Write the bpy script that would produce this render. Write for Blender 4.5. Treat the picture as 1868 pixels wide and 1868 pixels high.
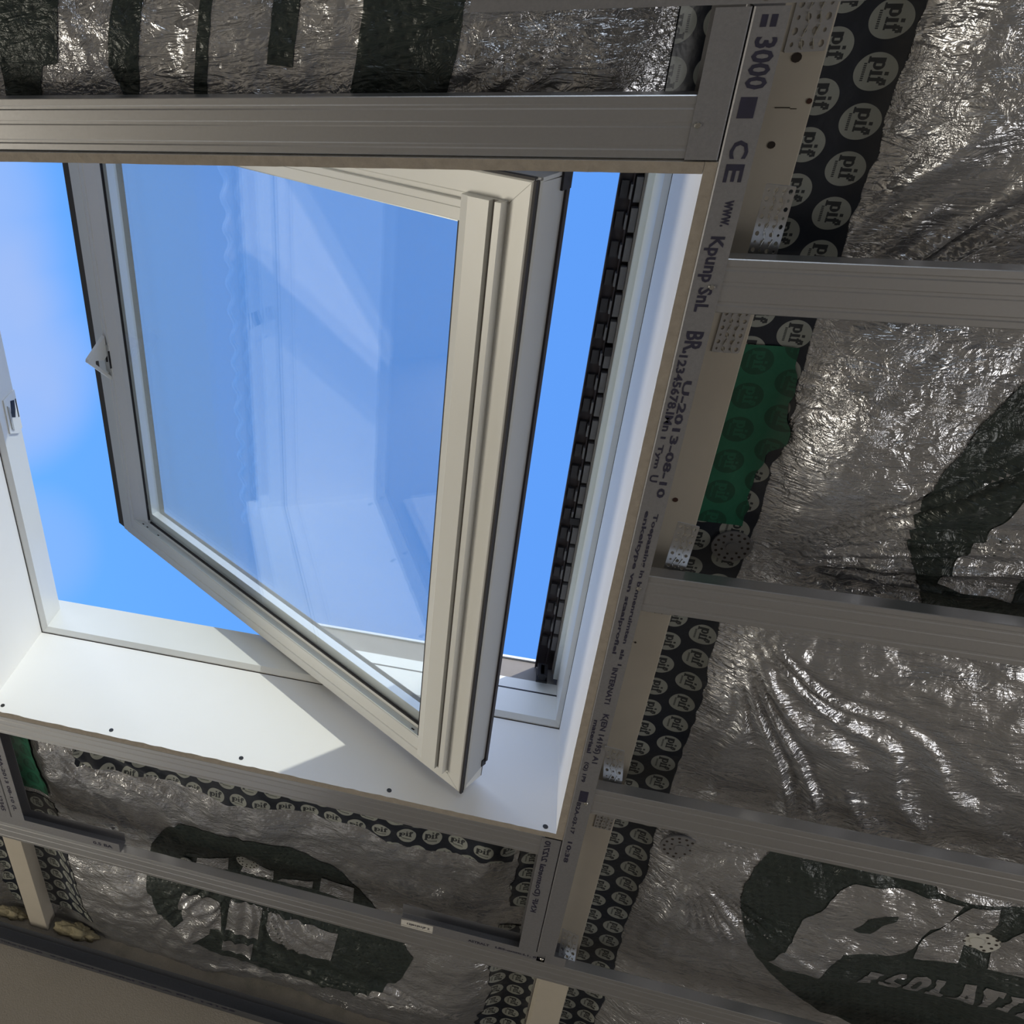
import bpy, bmesh, math, random
import numpy as np
from mathutils import Vector, Matrix, Euler
R_ = random.Random(7)
for o in list(bpy.data.objects): bpy.data.objects.remove(o)
C = bpy.context.scene.collection
scn = bpy.context.scene
H0 = 1.5            # eye height: all heights below are measured from the camera, H0 is added
# ------------------------------------------------------------------ camera
CAM = np.array([[0.94939137, 0.05998681, 0.30831414],
                [0.12314081, 0.83192612, -0.54105016],
                [-0.28895046, 0.55163441, 0.78243665]])
F, CX, CY = 1641.34, 422.92, 906.72
cam = bpy.data.cameras.new('camera'); cam.sensor_width = 36; cam.sensor_fit = 'HORIZONTAL'
cam.lens = F / 1868 * 36; cam.shift_x = (934 - CX) / 1868; cam.shift_y = -(934 - CY) / 1868
cam.clip_start = .02
co = bpy.data.objects.new('camera', cam); C.objects.link(co)
Rt, Up, Bk = CAM[0], -CAM[1], -CAM[2]
co.matrix_world = Matrix(((Rt[0], Up[0], Bk[0], 0), (Rt[1], Up[1], Bk[1], 0), (Rt[2], Up[2], Bk[2], H0), (0, 0, 0, 1)))
scn.camera = co
# ------------------------------------------------------------------ view, world, sun, big lights
vs = scn.view_settings
scn.display_settings.display_device = 'sRGB'
vs.view_transform = 'Standard'; vs.look = 'None'; vs.gamma = 1; vs.use_curve_mapping = False
vs.exposure = 0.0
W = bpy.data.worlds.new('sky'); scn.world = W; W.use_nodes = True
SUN_D = Vector((-0.592, 1.0, -0.537)).normalized()      # the way the light travels
def world():
    nt = W.node_tree; n = nt.nodes; l = nt.links; n.clear()
    out = n.new('ShaderNodeOutputWorld'); bg = n.new('ShaderNodeBackground'); l.new(bg.outputs[0], out.inputs[0])
    tc = n.new('ShaderNodeTexCoord'); G = tc.outputs['Generated']
    def dot(v):
        d = n.new('ShaderNodeVectorMath'); d.operation = 'DOT_PRODUCT'; l.new(G, d.inputs[0]); d.inputs[1].default_value = Vector(v).normalized(); return d.outputs['Value']
    def rng(x, a, b, c=0, d=1, smooth=True):
        m = n.new('ShaderNodeMapRange'); m.interpolation_type = 'SMOOTHSTEP' if smooth else 'LINEAR'; l.new(x, m.inputs[0])
        for i, q in enumerate((a, b, c, d)): m.inputs[i + 1].default_value = q
        return m.outputs[0]
    def mth(op, x, y):
        m = n.new('ShaderNodeMath'); m.operation = op
        for i, q in enumerate((x, y)):
            if isinstance(q, bpy.types.NodeSocket): l.new(q, m.inputs[i])
            else: m.inputs[i].default_value = q
        return m.outputs[0]
    # the roof slopes: true up leans towards +u
    e = rng(dot((.616, 0, .788)), -1, 1, 0, 1, False)
    r = n.new('ShaderNodeValToRGB'); l.new(e, r.inputs[0]); E = r.color_ramp.elements
    E[0].position = 0.0; E[0].color = (.20, .19, .16, 1)
    E[1].position = 1.0; E[1].color = (.115, .335, .92, 1)
    for p, c in ((.47, (.20, .24, .22)), (.492, (.30, .36, .40)), (.505, (3.0, 3.1, 3.4)), (.535, (1.8, 2.05, 2.5)), (.572, (.155, .48, 1.12)), (.75, (.125, .365, .98))):
        q = E.new(p); q.color = (*c, 1)
    nz = n.new('ShaderNodeTexNoise'); nz.inputs['Scale'].default_value = 3.2; nz.inputs['Detail'].default_value = 4; nz.inputs['Roughness'].default_value = .5; l.new(G, nz.inputs[0])
    blob = mth('MULTIPLY', rng(dot((-.72, .86, 1.0)), .9965, .9998), .35)
    for c_ in ((-.74, .30, 1.0), (-.74, .38, 1.0), (-.735, .46, 1.0), (-.72, .54, 1.0)): blob = mth('MAXIMUM', blob, rng(dot(c_), .9915, .9990))
    cl = mth('MULTIPLY', blob, rng(nz.outputs[0], .30, .62, .45, .80))
    mx = n.new('ShaderNodeMixRGB'); l.new(cl, mx.inputs[0]); l.new(r.outputs[0], mx.inputs[1]); mx.inputs[2].default_value = (.42, .55, .90, 1)
    # bright haze on the sun's side of the sky, out of the camera's view
    pw = mth('MULTIPLY', mth('POWER', rng(dot(-SUN_D), .30, 1.0), 1.3), rng(dot((.616, 0, .788)), -.02, .05))
    gl = n.new('ShaderNodeMixRGB'); gl.blend_type = 'MULTIPLY'; gl.inputs[0].default_value = 1; l.new(pw, gl.inputs[1]); gl.inputs[2].default_value = (1.35, 1.4, 1.5, 1)
    m2 = n.new('ShaderNodeMixRGB'); m2.blend_type = 'ADD'; m2.inputs[0].default_value = 1
    l.new(mx.outputs[0], m2.inputs[1]); l.new(gl.outputs[0], m2.inputs[2])
    l.new(m2.outputs[0], bg.inputs[0]); bg.inputs[1].default_value = 1.0
world()
def light(name, kind, loc, direction, energy, color, size=None, size_y=None, angle=None):
    d = bpy.data.lights.new(name, kind); d.energy = energy; d.color = color
    if kind == 'AREA': d.shape = 'RECTANGLE'; d.size = size; d.size_y = size_y
    if angle: d.angle = angle
    o = bpy.data.objects.new(name, d); C.objects.link(o); o.location = loc
    o.rotation_euler = Vector(direction).to_track_quat('-Z', 'Y').to_euler(); return o
light('sun', 'SUN', (4, -6, 8), SUN_D, 3.5, (1.0, .94, .82), angle=math.radians(.55))
# added fill lamps at made-up wall openings, to brighten the room
light('fill_gable', 'AREA', (0.6, -3.38, 1.35), (0, 1, 0.10), 13, (.78, .88, 1.0), 1.5, 1.3)
light('fill_side', 'AREA', (3.30, 0.9, 1.05), (-1, 0, 0.05), 27, (1.0, .93, .80), 0.9, 1.9)
light('fill_left', 'AREA', (-3.50, 1.20, 0.72), (1, -.12, 0.30), 54, (1.0, .93, .78), 1.3, 1.05)

# ------------------------------------------------------------------ materials
MAT = {}
class NT:
    def __init__(s, name):
        s.m = bpy.data.materials.new(name); s.m.use_nodes = True; s.n = s.m.node_tree.nodes; s.l = s.m.node_tree.links
        s.n.clear(); s.out = s.n.new('ShaderNodeOutputMaterial')
    def node(s, t, **k):
        x = s.n.new(t)
        for a, b in k.items(): setattr(x, a, b)
        return x
    def set(s, sock, v):
        if isinstance(v, bpy.types.NodeSocket): s.l.new(v, sock)
        elif v is not None: sock.default_value = v
    def M(s, op, a, b=None, c=None):
        x = s.node('ShaderNodeMath', operation=op); s.set(x.inputs[0], a)
        if b is not None: s.set(x.inputs[1], b)
        if c is not None: s.set(x.inputs[2], c)
        return x.outputs[0]
    def mix(s, f, a, b, bt='MIX'):
        x = s.node('ShaderNodeMixRGB', blend_type=bt); s.set(x.inputs[0], f); s.set(x.inputs[1], a); s.set(x.inputs[2], b); return x.outputs[0]
    def noise(s, vec, scale, detail=3, rough=.5, dist=0):
        x = s.node('ShaderNodeTexNoise'); s.set(x.inputs['Vector'], vec); x.inputs['Scale'].default_value = scale
        x.inputs['Detail'].default_value = detail; x.inputs['Roughness'].default_value = rough; x.inputs['Distortion'].default_value = dist
        return x.outputs[0]
    def ramp(s, f, stops):
        x = s.node('ShaderNodeValToRGB'); s.set(x.inputs[0], f); e = x.color_ramp.elements
        while len(e) < len(stops): e.new(.5)
        for q, (p, c) in zip(e, stops):
            q.position = p; q.color = c if len(c) == 4 else (*c, 1)
        return x.outputs[0]
    def pos(s): return s.node('ShaderNodeNewGeometry').outputs['Position']
    def obj(s): return s.node('ShaderNodeTexCoord').outputs['Object']
    def map(s, vec, sc=(1, 1, 1), rot=(0, 0, 0), loc=(0, 0, 0)):
        x = s.node('ShaderNodeMapping'); s.set(x.inputs[0], vec); x.inputs['Scale'].default_value = sc; x.inputs['Rotation'].default_value = rot; x.inputs['Location'].default_value = loc
        return x.outputs[0]
    def bump(s, h, strength=.3, dist=.002):
        x = s.node('ShaderNodeBump'); x.inputs['Strength'].default_value = strength; x.inputs['Distance'].default_value = dist; s.set(x.inputs['Height'], h); return x.outputs[0]
    def bsdf(s, color, rough=.5, metal=0, normal=None, spec=.5):
        b = s.node('ShaderNodeBsdfPrincipled'); s.set(b.inputs['Base Color'], color if isinstance(color, bpy.types.NodeSocket) else (*color, 1))
        s.set(b.inputs['Roughness'], rough); s.set(b.inputs['Metallic'], metal); b.inputs['Specular IOR Level'].default_value = spec
        if normal is not None: s.l.new(normal, b.inputs['Normal'])
        s.l.new(b.outputs[0], s.out.inputs[0]); return b

def simple(name, col, rough=.5, metal=0, nscale=None, namp=.08, bump=None, spec=.5):
    t = NT(name); c = (*col, 1)
    if nscale:
        f = t.noise(t.pos(), nscale, 4, .6)
        c = t.mix(f, tuple(x * (1 - namp) for x in col) + (1,), tuple(min(1, x * (1 + namp)) for x in col) + (1,))
    nrm = t.bump(t.noise(t.pos(), bump[0], 4, .6), bump[1], bump[2]) if bump else None
    t.bsdf(c if nscale else col, rough, metal, nrm, spec); MAT[name] = t.m; return t.m
simple('white_pvc', (.73, .73, .705), .32, 0, 9, .015)
simple('grey_pvc', (.44, .44, .42), .45, 0, 9, .03)
simple('plaster_white', (.80, .785, .76), .75, 0, 5, .02, (220, .12, .0005))
simple('gypsum_core', (.30, .265, .225), .95, 0, 90, .25, (300, .6, .001))
simple('timber_white', (.44, .40, .34), .8, 0, 30, .06, (150, .2, .0006))
simple('gasket', (.012, .010, .014), .6)
simple('dark_cladding', (.035, .026, .028), .5, .2, 14, .15)
simple('grey_cladding', (.46, .475, .49), .42, .15, 8, .03)
simple('alu_light', (.80, .84, .84), .30, .30)
simple('spacer', (.70, .72, .72), .35, .5)
simple('ink', (.018, .017, .040), .7, 0, 200, .5)
simple('paper', (.62, .60, .56), .8)
simple('steel', (.65, .64, .60), .25, 1)
simple('screw_black', (.012, .011, .012), .5)
simple('rust', (.05, .018, .012), .9)
simple('hole', (.03, .022, .018), .95)
simple('plastic_washer', (.50, .50, .47), .5)
simple('wool', (.24, .21, .135), .95, 0, 60, .3, (120, .8, .004))
simple('roof_deck', (.10, .07, .05), .9)
simple('roof_top', (.14, .13, .125), .8, 0, 12, .15)
simple('washer_clear', (.20, .20, .21), .3, .3)
simple('galv_shaded', (.10, .105, .12), .5, .4, 200, .2)  # darker zinc; the shade inside the wall track is put into this colour
simple('bracket_black', (.03, .028, .03), .35, .4)
simple('brick_grey', (.15, .145, .15), .6, 0, 60, .2)
simple('brick_dark', (.03, .027, .03), .7, 0, 60, .2)
simple('flange_brown', (.20, .18, .165), .6, 0, 20, .2)
def galv():
    t = NT('galvanised'); p = t.pos()
    f = t.noise(p, 260, 3, .7); g = t.noise(t.map(p, (1.2, 1.2, 1.2)), 6, 2)
    c = t.mix(f, (.45, .46, .485, 1), (.58, .585, .61, 1)); c = t.mix(g, c, (.53, .535, .56, 1))
    r = t.M('MULTIPLY_ADD', f, .12, .26)
    t.bsdf(c, r, .88, t.bump(f, .10, .0004)); MAT['galv'] = t.m
galv()
def flange():
    t = NT('galvanised_matt'); p = t.pos(); f = t.noise(p, 300, 3, .7)
    c = t.mix(f, (.21, .21, .225, 1), (.31, .31, .33, 1)); t.bsdf(c, .48, .55, t.bump(f, .15, .0004)); MAT['galv_matt'] = t.m
flange()
def wallm():
    t = NT('rendered_wall'); p = t.pos(); sx = t.node('ShaderNodeSeparateXYZ'); t.l.new(p, sx.inputs[0])
    a = t.noise(p, 3.0, 5, .6); b = t.noise(p, 260, 3, .7)
    c = t.mix(a, (.29, .255, .21, 1), (.38, .34, .29, 1)); c = t.mix(t.M('MULTIPLY', b, .5), c, (.13, .12, .10, 1))
    # rough cement smears that the mason left along the head of the wall
    h = t.M('ADD', t.M('MULTIPLY', t.M('SUBTRACT', sx.outputs[2], H0 + 1.062), 26), t.M('MULTIPLY_ADD', t.noise(p, 14, 5, .65), 4.2, -2.1))
    m = t.M('MINIMUM', t.M('MAXIMUM', h, 0), 1)
    c = t.mix(t.M('MULTIPLY', m, .8), c, t.mix(b, (.09, .085, .07, 1), (.24, .225, .19, 1)))
    t.bsdf(c, .9, 0, t.bump(t.M('ADD', b, t.M('MULTIPLY', t.noise(p, 40, 4), m)), .5, .003)); MAT['wall'] = t.m
wallm()
def floorm():
    t = NT('screed'); p = t.pos(); a = t.noise(p, 2.5, 5, .6)
    t.bsdf(t.mix(a, (.32, .29, .25, 1), (.42, .39, .34, 1)), .8, 0, t.bump(t.noise(p, 80, 4), .2, .002)); MAT['floor'] = t.m
floorm()
simple('room_wall', (.42, .39, .34), .9, 0, 2, .06)
def glass():
    t = NT('glass'); g = t.node('ShaderNodeNewGeometry')
    d = t.node('ShaderNodeVectorMath', operation='DOT_PRODUCT'); t.l.new(g.outputs['Incoming'], d.inputs[0]); t.l.new(g.outputs['Normal'], d.inputs[1])
    c = t.M('ABSOLUTE', d.outputs['Value']); k = t.M('POWER', t.M('SUBTRACT', 1, c), 4.0)
    f = t.M('MULTIPLY_ADD', k, 1.0, .070)
    tr = t.node('ShaderNodeBsdfTransparent'); tr.inputs[0].default_value = (.965, .985, .985, 1)
    gl = t.node('ShaderNodeBsdfGlossy'); gl.inputs['Roughness'].default_value = .0; gl.inputs[0].default_value = (1, 1, 1, 1)
    m = t.node('ShaderNodeMixShader'); t.l.new(f, m.inputs[0]); t.l.new(tr.outputs[0], m.inputs[1]); t.l.new(gl.outputs[0], m.inputs[2])
    df = t.node('ShaderNodeBsdfDiffuse'); df.inputs[0].default_value = (.8, .8, .8, 1)
    dust = t.M('MULTIPLY_ADD', t.noise(t.pos(), 30, 4, .7), .02, .008)
    m2 = t.node('ShaderNodeMixShader'); t.l.new(dust, m2.inputs[0]); t.l.new(m.outputs[0], m2.inputs[1]); t.l.new(df.outputs[0], m2.inputs[2])
    t.l.new(m2.outputs[0], t.out.inputs[0]); MAT['glass'] = t.m
glass()
def foil(name, dark):
    t = NT(name); p = t.pos()
    big = t.noise(t.map(p, (1, 1, .3)), 11, 3, .5, .4)
    cr = t.noise(t.map(p, (1, 1, .3)), 42, 4, .55, 1.6)
    ridged = t.M('ABSOLUTE', t.M('MULTIPLY_ADD', cr, 2, -1))
    st = t.noise(t.map(p, (17, 70, 20), (0, 0, .55)), 1.0, 3, .55, 1.2); sr = t.M('ABSOLUTE', t.M('MULTIPLY_ADD', st, 2, -1))
    v = t.node('ShaderNodeTexVoronoi', feature='F1'); t.l.new(t.map(p, (1, 1, .02), (0, 0, .3)), v.inputs['Vector']); v.inputs['Scale'].default_value = 78; v.inputs['Randomness'].default_value = .12
    bub = t.M('MINIMUM', t.M('MULTIPLY', v.outputs['Distance'], 2.2), .8)
    patch = t.ramp(t.noise(t.map(p, (1, 1, .3)), 5, 2), [(.42, (0, 0, 0)), (.60, (1, 1, 1))])
    h = t.M('ADD', t.M('MULTIPLY', big, 1.9), t.M('ADD', t.M('MULTIPLY', ridged, t.M('MULTIPLY_ADD', patch, -.55, -.20)), t.M('MULTIPLY', sr, -.50)))
    h = t.M('ADD', h, t.M('MULTIPLY', bub, .16 if not dark else .30))
    n = t.bump(h, .62, .0075)
    f = t.noise(p, 35, 4, .6)
    if dark: c = t.mix(t.M('MULTIPLY', bub, .9), (.016, .022, .022, 1), (.036, .048, .045, 1)); mt, ro = .10, .30
    else: c = t.mix(f, (.40, .405, .425, 1), (.55, .555, .58, 1)); mt, ro = .80, .20
    b = t.bsdf(c, ro, mt, n)
    MAT[name] = t.m
foil('foil', False); foil('foil_print', True)

def tape(name, field, disc, ink, alpha_disc=1.0):
    """printed sticky tape: staggered round spots, each with the letters p i f and a fine line of text"""
    t = NT(name); uv = t.node('ShaderNodeUVMap').outputs[0]; s = t.node('ShaderNodeSeparateXYZ'); t.l.new(uv, s.inputs[0])
    X = t.M('MULTIPLY', s.outputs[0], 1000); Y = t.M('MULTIPLY', s.outputs[1], 1000)   # millimetres
    px, py = 45.5, 41.0
    row = t.M('FLOOR', t.M('DIVIDE', Y, py)); odd = t.M('LESS_THAN', t.M('FLOORED_MODULO', row, 3), .5)
    Xs = t.M('ADD', X, t.M('MULTIPLY', odd, px / 2))
    cx = t.M('SUBTRACT', t.M('FLOORED_MODULO', Xs, px), px / 2); cy = t.M('SUBTRACT', t.M('FLOORED_MODULO', Y, py), py / 2)
    def box(x0, x1, y0, y1):
        a = t.M('COMPARE', cx, (x0 + x1) / 2, (x1 - x0) / 2); b = t.M('COMPARE', cy, (y0 + y1) / 2, (y1 - y0) / 2); return t.M('MULTIPLY', a, b)
    def circ(x, y, r):
        dx = t.M('SUBTRACT', cx, x); dy = t.M('SUBTRACT', cy, y)
        return t.M('LESS_THAN', t.M('ADD', t.M('MULTIPLY', dx, dx), t.M('MULTIPLY', dy, dy)), r * r)
    disc_m = circ(0, 0, 17.2)
    cx0, cy0 = cx, cy; cx = t.M('MULTIPLY', cx, 1.12); cy = t.M('MULTIPLY', cy, 1.12)
    bowl = t.M('MULTIPLY', circ(-7.0, 2.0, 5.2), t.M('SUBTRACT', 1, box(-8.2, -5.6, -.6, 4.6)))
    parts = [box(-14, -9.6, -7.5, 7), box(-15.2, -8.4, -8.5, -6.6), bowl, box(-.6, 3.2, -3.2, 7), box(-1.8, 4.4, -4.2, -2.4), box(-.4, 3.2, 9, 12.4),
             box(6.0, 9.6, -3.2, 9.5), box(7.2, 13.0, 8.6, 12.0), box(10.4, 13.4, 6.6, 9.5), box(4.8, 11.6, 4.2, 6.6), box(4.8, 10.8, -4.2, -2.4)]
    fine = t.M('MULTIPLY', box(-9, 10, -11.6, -8.8), t.M('GREATER_THAN', t.M('SINE', t.M('MULTIPLY', cx, 3.0)), -.45))
    let = fine
    for q in parts: let = t.M('MAXIMUM', let, q)
    fz = t.noise(t.pos(), 24, 4, .6)
    base = t.mix(fz, tuple(x * .8 for x in field) + (1,), tuple(x * 1.25 for x in field) + (1,))
    c = t.mix(t.M('MULTIPLY', disc_m, alpha_disc), base, (*disc, 1)); c = t.mix(t.M('MULTIPLY', t.M('MULTIPLY', let, disc_m), .95), c, (*ink, 1))
    h = t.M('ADD', t.noise(t.pos(), 22, 3, .5, .5), t.M('MULTIPLY', t.noise(t.pos(), 90, 3), .25))
    t.bsdf(c, .38, 0, t.bump(h, .5, .004)); MAT[name] = t.m
tape('tape_navy', (.010, .014, .024), (.27, .285, .265), (.012, .015, .022))
tape('tape_green', (.010, .105, .060), (.005, .055, .032), (.010, .095, .055), 1.0)

# ------------------------------------------------------------------ helpers
def P3(p): return (float(p[0]), float(p[1]), float(p[2]) + H0)
def ray(x, y):
    c = np.array([(x - CX) / F, (y - CY) / F, 1.0]); return CAM.T @ c
def at(x, y, z):
    d = ray(x, y); return d * z / d[2]
def tag(o, label=None, cat=None, group=None, kind=None):
    if label: o['label'] = label
    if cat: o['category'] = cat
    if group: o['group'] = group
    if kind: o['kind'] = kind
    return o
def empty(name, loc, label=None, cat=None, group=None, kind=None):
    o = bpy.data.objects.new(name, None); C.objects.link(o); o.location = P3(loc); o.empty_display_size = .05
    return tag(o, label, cat, group, kind)
class MB:
    """collects shapes given in room coordinates (u, v, height over the eye)"""
    def __init__(s): s.v = []; s.f = []; s.uv = None
    def add(s, vs, fs):
        b = len(s.v); s.v += [tuple(map(float, p)) for p in vs]; s.f += [tuple(b + i for i in f) for f in fs]; return s
    def box(s, a, b):
        x0, y0, z0 = [min(p, q) for p, q in zip(a, b)]; x1, y1, z1 = [max(p, q) for p, q in zip(a, b)]
        return s.add([(x0, y0, z0), (x1, y0, z0), (x1, y1, z0), (x0, y1, z0), (x0, y0, z1), (x1, y0, z1), (x1, y1, z1), (x0, y1, z1)],
                     [(3, 2, 1, 0), (4, 5, 6, 7), (0, 1, 5, 4), (1, 2, 6, 5), (2, 3, 7, 6), (3, 0, 4, 7)])
    def obox(s, o, ex, ey, ez):
        o, ex, ey, ez = map(np.array, (o, ex, ey, ez))
        return s.add([o, o + ex, o + ex + ey, o + ey, o + ez, o + ex + ez, o + ex + ey + ez, o + ey + ez],
                     [(3, 2, 1, 0), (4, 5, 6, 7), (0, 1, 5, 4), (1, 2, 6, 5), (2, 3, 7, 6), (3, 0, 4, 7)])
    def prism(s, poly, fn, a, b):
        """closed 2D polygon extruded from a to b; fn(p, t) -> 3D"""
        n = len(poly); vs = [fn(p, a) for p in poly] + [fn(p, b) for p in poly]
        return s.add(vs, [tuple(range(n - 1, -1, -1)), tuple(range(n, 2 * n))] + [(i, (i + 1) % n, n + (i + 1) % n, n + i) for i in range(n)])
    def strip(s, poly, th, fn, a, b):
        """open 2D polyline given a sheet thickness th, extruded"""
        p = [np.array(q, float) for q in poly]; nrm = []
        for i in range(len(p)):
            d = (p[min(i + 1, len(p) - 1)] - p[max(i - 1, 0)]); d /= (np.linalg.norm(d) + 1e-12); nrm.append(np.array([-d[1], d[0]]))
        q = [a_ + n_ * th for a_, n_ in zip(p, nrm)]
        n = len(p)
        vs = [fn(x, a) for x in p] + [fn(x, a) for x in q] + [fn(x, b) for x in p] + [fn(x, b) for x in q]
        fs = []
        for i in range(n - 1):
            fs += [(i, i + 1, 2 * n + i + 1, 2 * n + i), (n + i + 1, n + i, 3 * n + i, 3 * n + i + 1), (i + 1, i, n + i, n + i + 1), (2 * n + i, 2 * n + i + 1, 3 * n + i + 1, 3 * n + i)]
        fs += [(0, 2 * n, 3 * n, n), (n - 1, 2 * n - 1, 4 * n - 1, 3 * n - 1)]
        return s.add(vs, fs)
    def cyl(s, c, axis, r, h, n=16, r2=None):
        c = np.array(c, float); ax = np.array(axis, float); ax /= np.linalg.norm(ax); t = np.array([1, 0, 0]) if abs(ax[0]) < .9 else np.array([0, 1, 0])
        e1 = np.cross(ax, t); e1 /= np.linalg.norm(e1); e2 = np.cross(ax, e1); r2 = r if r2 is None else r2
        A = [c + r * (math.cos(2 * math.pi * i / n) * e1 + math.sin(2 * math.pi * i / n) * e2) for i in range(n)]
        B = [c + ax * h + r2 * (math.cos(2 * math.pi * i / n) * e1 + math.sin(2 * math.pi * i / n) * e2) for i in range(n)]
        return s.add(A + B, [tuple(range(n - 1, -1, -1)), tuple(range(n, 2 * n))] + [(i, (i + 1) % n, n + (i + 1) % n, n + i) for i in range(n)])
    def build(s, name, mat, parent=None, root=None, smooth=False, bevel=0):
        me = bpy.data.meshes.new(name)
        if parent is not None:
            r = parent
            while r.parent: r = r.parent
            off = np.array(r.location)
        else:
            a = np.array(s.v); off = (a.min(0) + a.max(0)) / 2 + np.array([0, 0, H0]) if root is None else np.array(P3(root))
        me.from_pydata([(p[0] - off[0], p[1] - off[1], p[2] + H0 - off[2]) for p in s.v], [], s.f)
        bm = bmesh.new(); bm.from_mesh(me); bmesh.ops.recalc_face_normals(bm, faces=bm.faces)
        if bevel:
            bmesh.ops.bevel(bm, geom=[e for e in bm.edges if e.is_manifold and e.calc_face_angle(0) > .5], offset=bevel, segments=2, affect='EDGES', profile=.6)
        bm.to_mesh(me); bm.free()
        if s.uv is not None:
            L = me.uv_layers.new(name='UVMap')
            for lp in me.loops:
                L.data[lp.index].uv = s.uv[lp.vertex_index]
        me.materials.append(MAT[mat] if isinstance(mat, str) else mat)
        if smooth:
            for q in me.polygons: q.use_smooth = True
        o = bpy.data.objects.new(name, me); C.objects.link(o)
        if parent is not None: o.parent = parent
        else: o.location = off
        return o
def box(name, a, b, mat, parent=None, **k): return MB().box(a, b).build(name, mat, parent, **k)
def text_mesh(s):
    cu = bpy.data.curves.new('t', 'FONT'); cu.body = s; cu.size = 1; cu.resolution_u = 2; cu.offset = .03
    o = bpy.data.objects.new('t', cu); C.objects.link(o)
    me = bpy.data.meshes.new_from_object(o.evaluated_get(bpy.context.evaluated_depsgraph_get()))
    vs = [tuple(v.co) for v in me.vertices]; fs = [tuple(p.vertices) for p in me.polygons]
    bpy.data.objects.remove(o); bpy.data.curves.remove(cu); bpy.data.meshes.remove(me)
    return vs, fs
def printed(mb, s, a, rd, ln, up, ht, z):
    """letters of text s from point a (u,v), running along rd for ln, height ht towards up, on height z"""
    vs, fs = text_mesh(s); x = [p[0] for p in vs]; y = [p[1] for p in vs]; x0, x1, y0, y1 = min(x), max(x), min(y), max(y)
    rd = np.array(rd); up = np.array(up)
    q = [np.array(a) + rd * ln * (p[0] - x0) / (x1 - x0) + up * ht * (p[1] - y0) / (y1 - y0) for p in vs]
    mb.add([(p[0], p[1], z) for p in q], fs)

# ------------------------------------------------------------------ the foil's relief
CDV = [-0.46, -0.05, .362, .771, 1.185, 1.674, 2.17]       # metal profiles cross the bays here
RAFT = [(-2.24, -2.19), (-1.0266, -0.977), (.181, .2345), (1.39, 1.44)]
def lattice(seed, n=256): return np.random.RandomState(seed).rand(n, n)
LT = [lattice(i) for i in range(6)]
def vnoise(x, y, k=0):
    L = LT[k]; xi = np.floor(x).astype(int); yi = np.floor(y).astype(int); fx = x - xi; fy = y - yi
    fx = fx * fx * (3 - 2 * fx); fy = fy * fy * (3 - 2 * fy); n = L.shape[0]
    a = L[xi % n, yi % n]; b = L[(xi + 1) % n, yi % n]; c = L[xi % n, (yi + 1) % n]; d = L[(xi + 1) % n, (yi + 1) % n]
    return (a * (1 - fx) + b * fx) * (1 - fy) + (c * (1 - fx) + d * fx) * fy * 1.0
FANS = [(.300, .755, -.9, .45, 46, .0042, .55), (.255, .46, -1.35, -.2, 30, .0050, .6), (.355, 1.350, .45, 2.7, 52, .0048, .20), (.31, .84, .40, 1.5, 44, .0044, .5),
        (.77, 1.385, -.9, .5, 40, .0020, .3), (-.43, 1.70, .3, 2.6, 46, .0026, .35), (-.86, 1.34, .1, 1.3, 30, .0045, .35), (.07, 2.02, 2.6, 3.7, 26, .0050, .6),
        (-.03, 1.42, 0, 6.3, 24, .0026, .12), (.06, .10, 2.2, 4.4, 30, .0034, .25)]
def relief(u, v):
    u = np.asarray(u, float); v = np.asarray(v, float)
    edge = np.full(u.shape, 9.0)
    for a, b in RAFT: edge = np.minimum(edge, np.minimum(np.abs(u - a), np.abs(u - b)))
    inb = np.clip((edge - .045) / .10, 0, 1); inb = inb * inb * (3 - 2 * inb)
    dv = np.full(v.shape, 9.0)
    for c in CDV: dv = np.minimum(dv, np.abs(v - c))
    near = np.clip(1 - dv / .09, 0, 1); mid = np.clip((dv - .03) / .16, 0, 1); mid = mid * mid * (3 - 2 * mid)
    z = 1.098 - .020 * inb - .031 * mid * inb
    n1 = vnoise(u * 7 + 3, v * 9 + 1, 0) - .5; n2 = vnoise(u * 19 + 5, v * 23 + 7, 1) - .5; n3 = vnoise(u * 55, v * 60, 2) - .5
    z = z + inb * (.018 * n1 + .008 * n2 + .0022 * n3) + .0012 * n3
    r4 = np.abs(vnoise(u * 34 + v * 10, v * 34 - u * 10, 3) - .5); z = z + inb * .006 * r4
    for (cu, cv, a0, a1, m, amp, L) in FANS:
        du = u - cu; dw = v - cv; r = np.hypot(du, dw); th = np.arctan2(dw, du)
        mid_a = (a0 + a1) / 2; hw = (a1 - a0) / 2; da = np.abs((th - mid_a + math.pi) % (2 * math.pi) - math.pi)
        win = np.clip((hw - da) / .25, 0, 1) * np.clip(r / .03, 0, 1) * np.exp(-(r / L) ** 2)
        wob = vnoise(th * 5 + 40, r * 7, 4) * 5
        z = z + 3.0 * inb * amp * win * (np.abs(np.sin(th * m / 2 + wob)) - .6) * np.clip(r / .12, .25, 1.4)
        z = z - .010 * inb * 0 + .012 * inb * np.exp(-(r / .045) ** 2)
    return np.maximum(z, 1.034)
STEP = .005
def gz(u, v):
    """the foil's height as its mesh has it: bilinear between grid points"""
    u = np.asarray(u, float); v = np.asarray(v, float); a = np.floor(u / STEP) * STEP; b = np.floor(v / STEP) * STEP; fx = (u - a) / STEP; fy = (v - b) / STEP
    return (relief(a, b) * (1 - fx) + relief(a + STEP, b) * fx) * (1 - fy) + (relief(a, b + STEP) * (1 - fx) + relief(a + STEP, b + STEP) * fx) * fy
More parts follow.
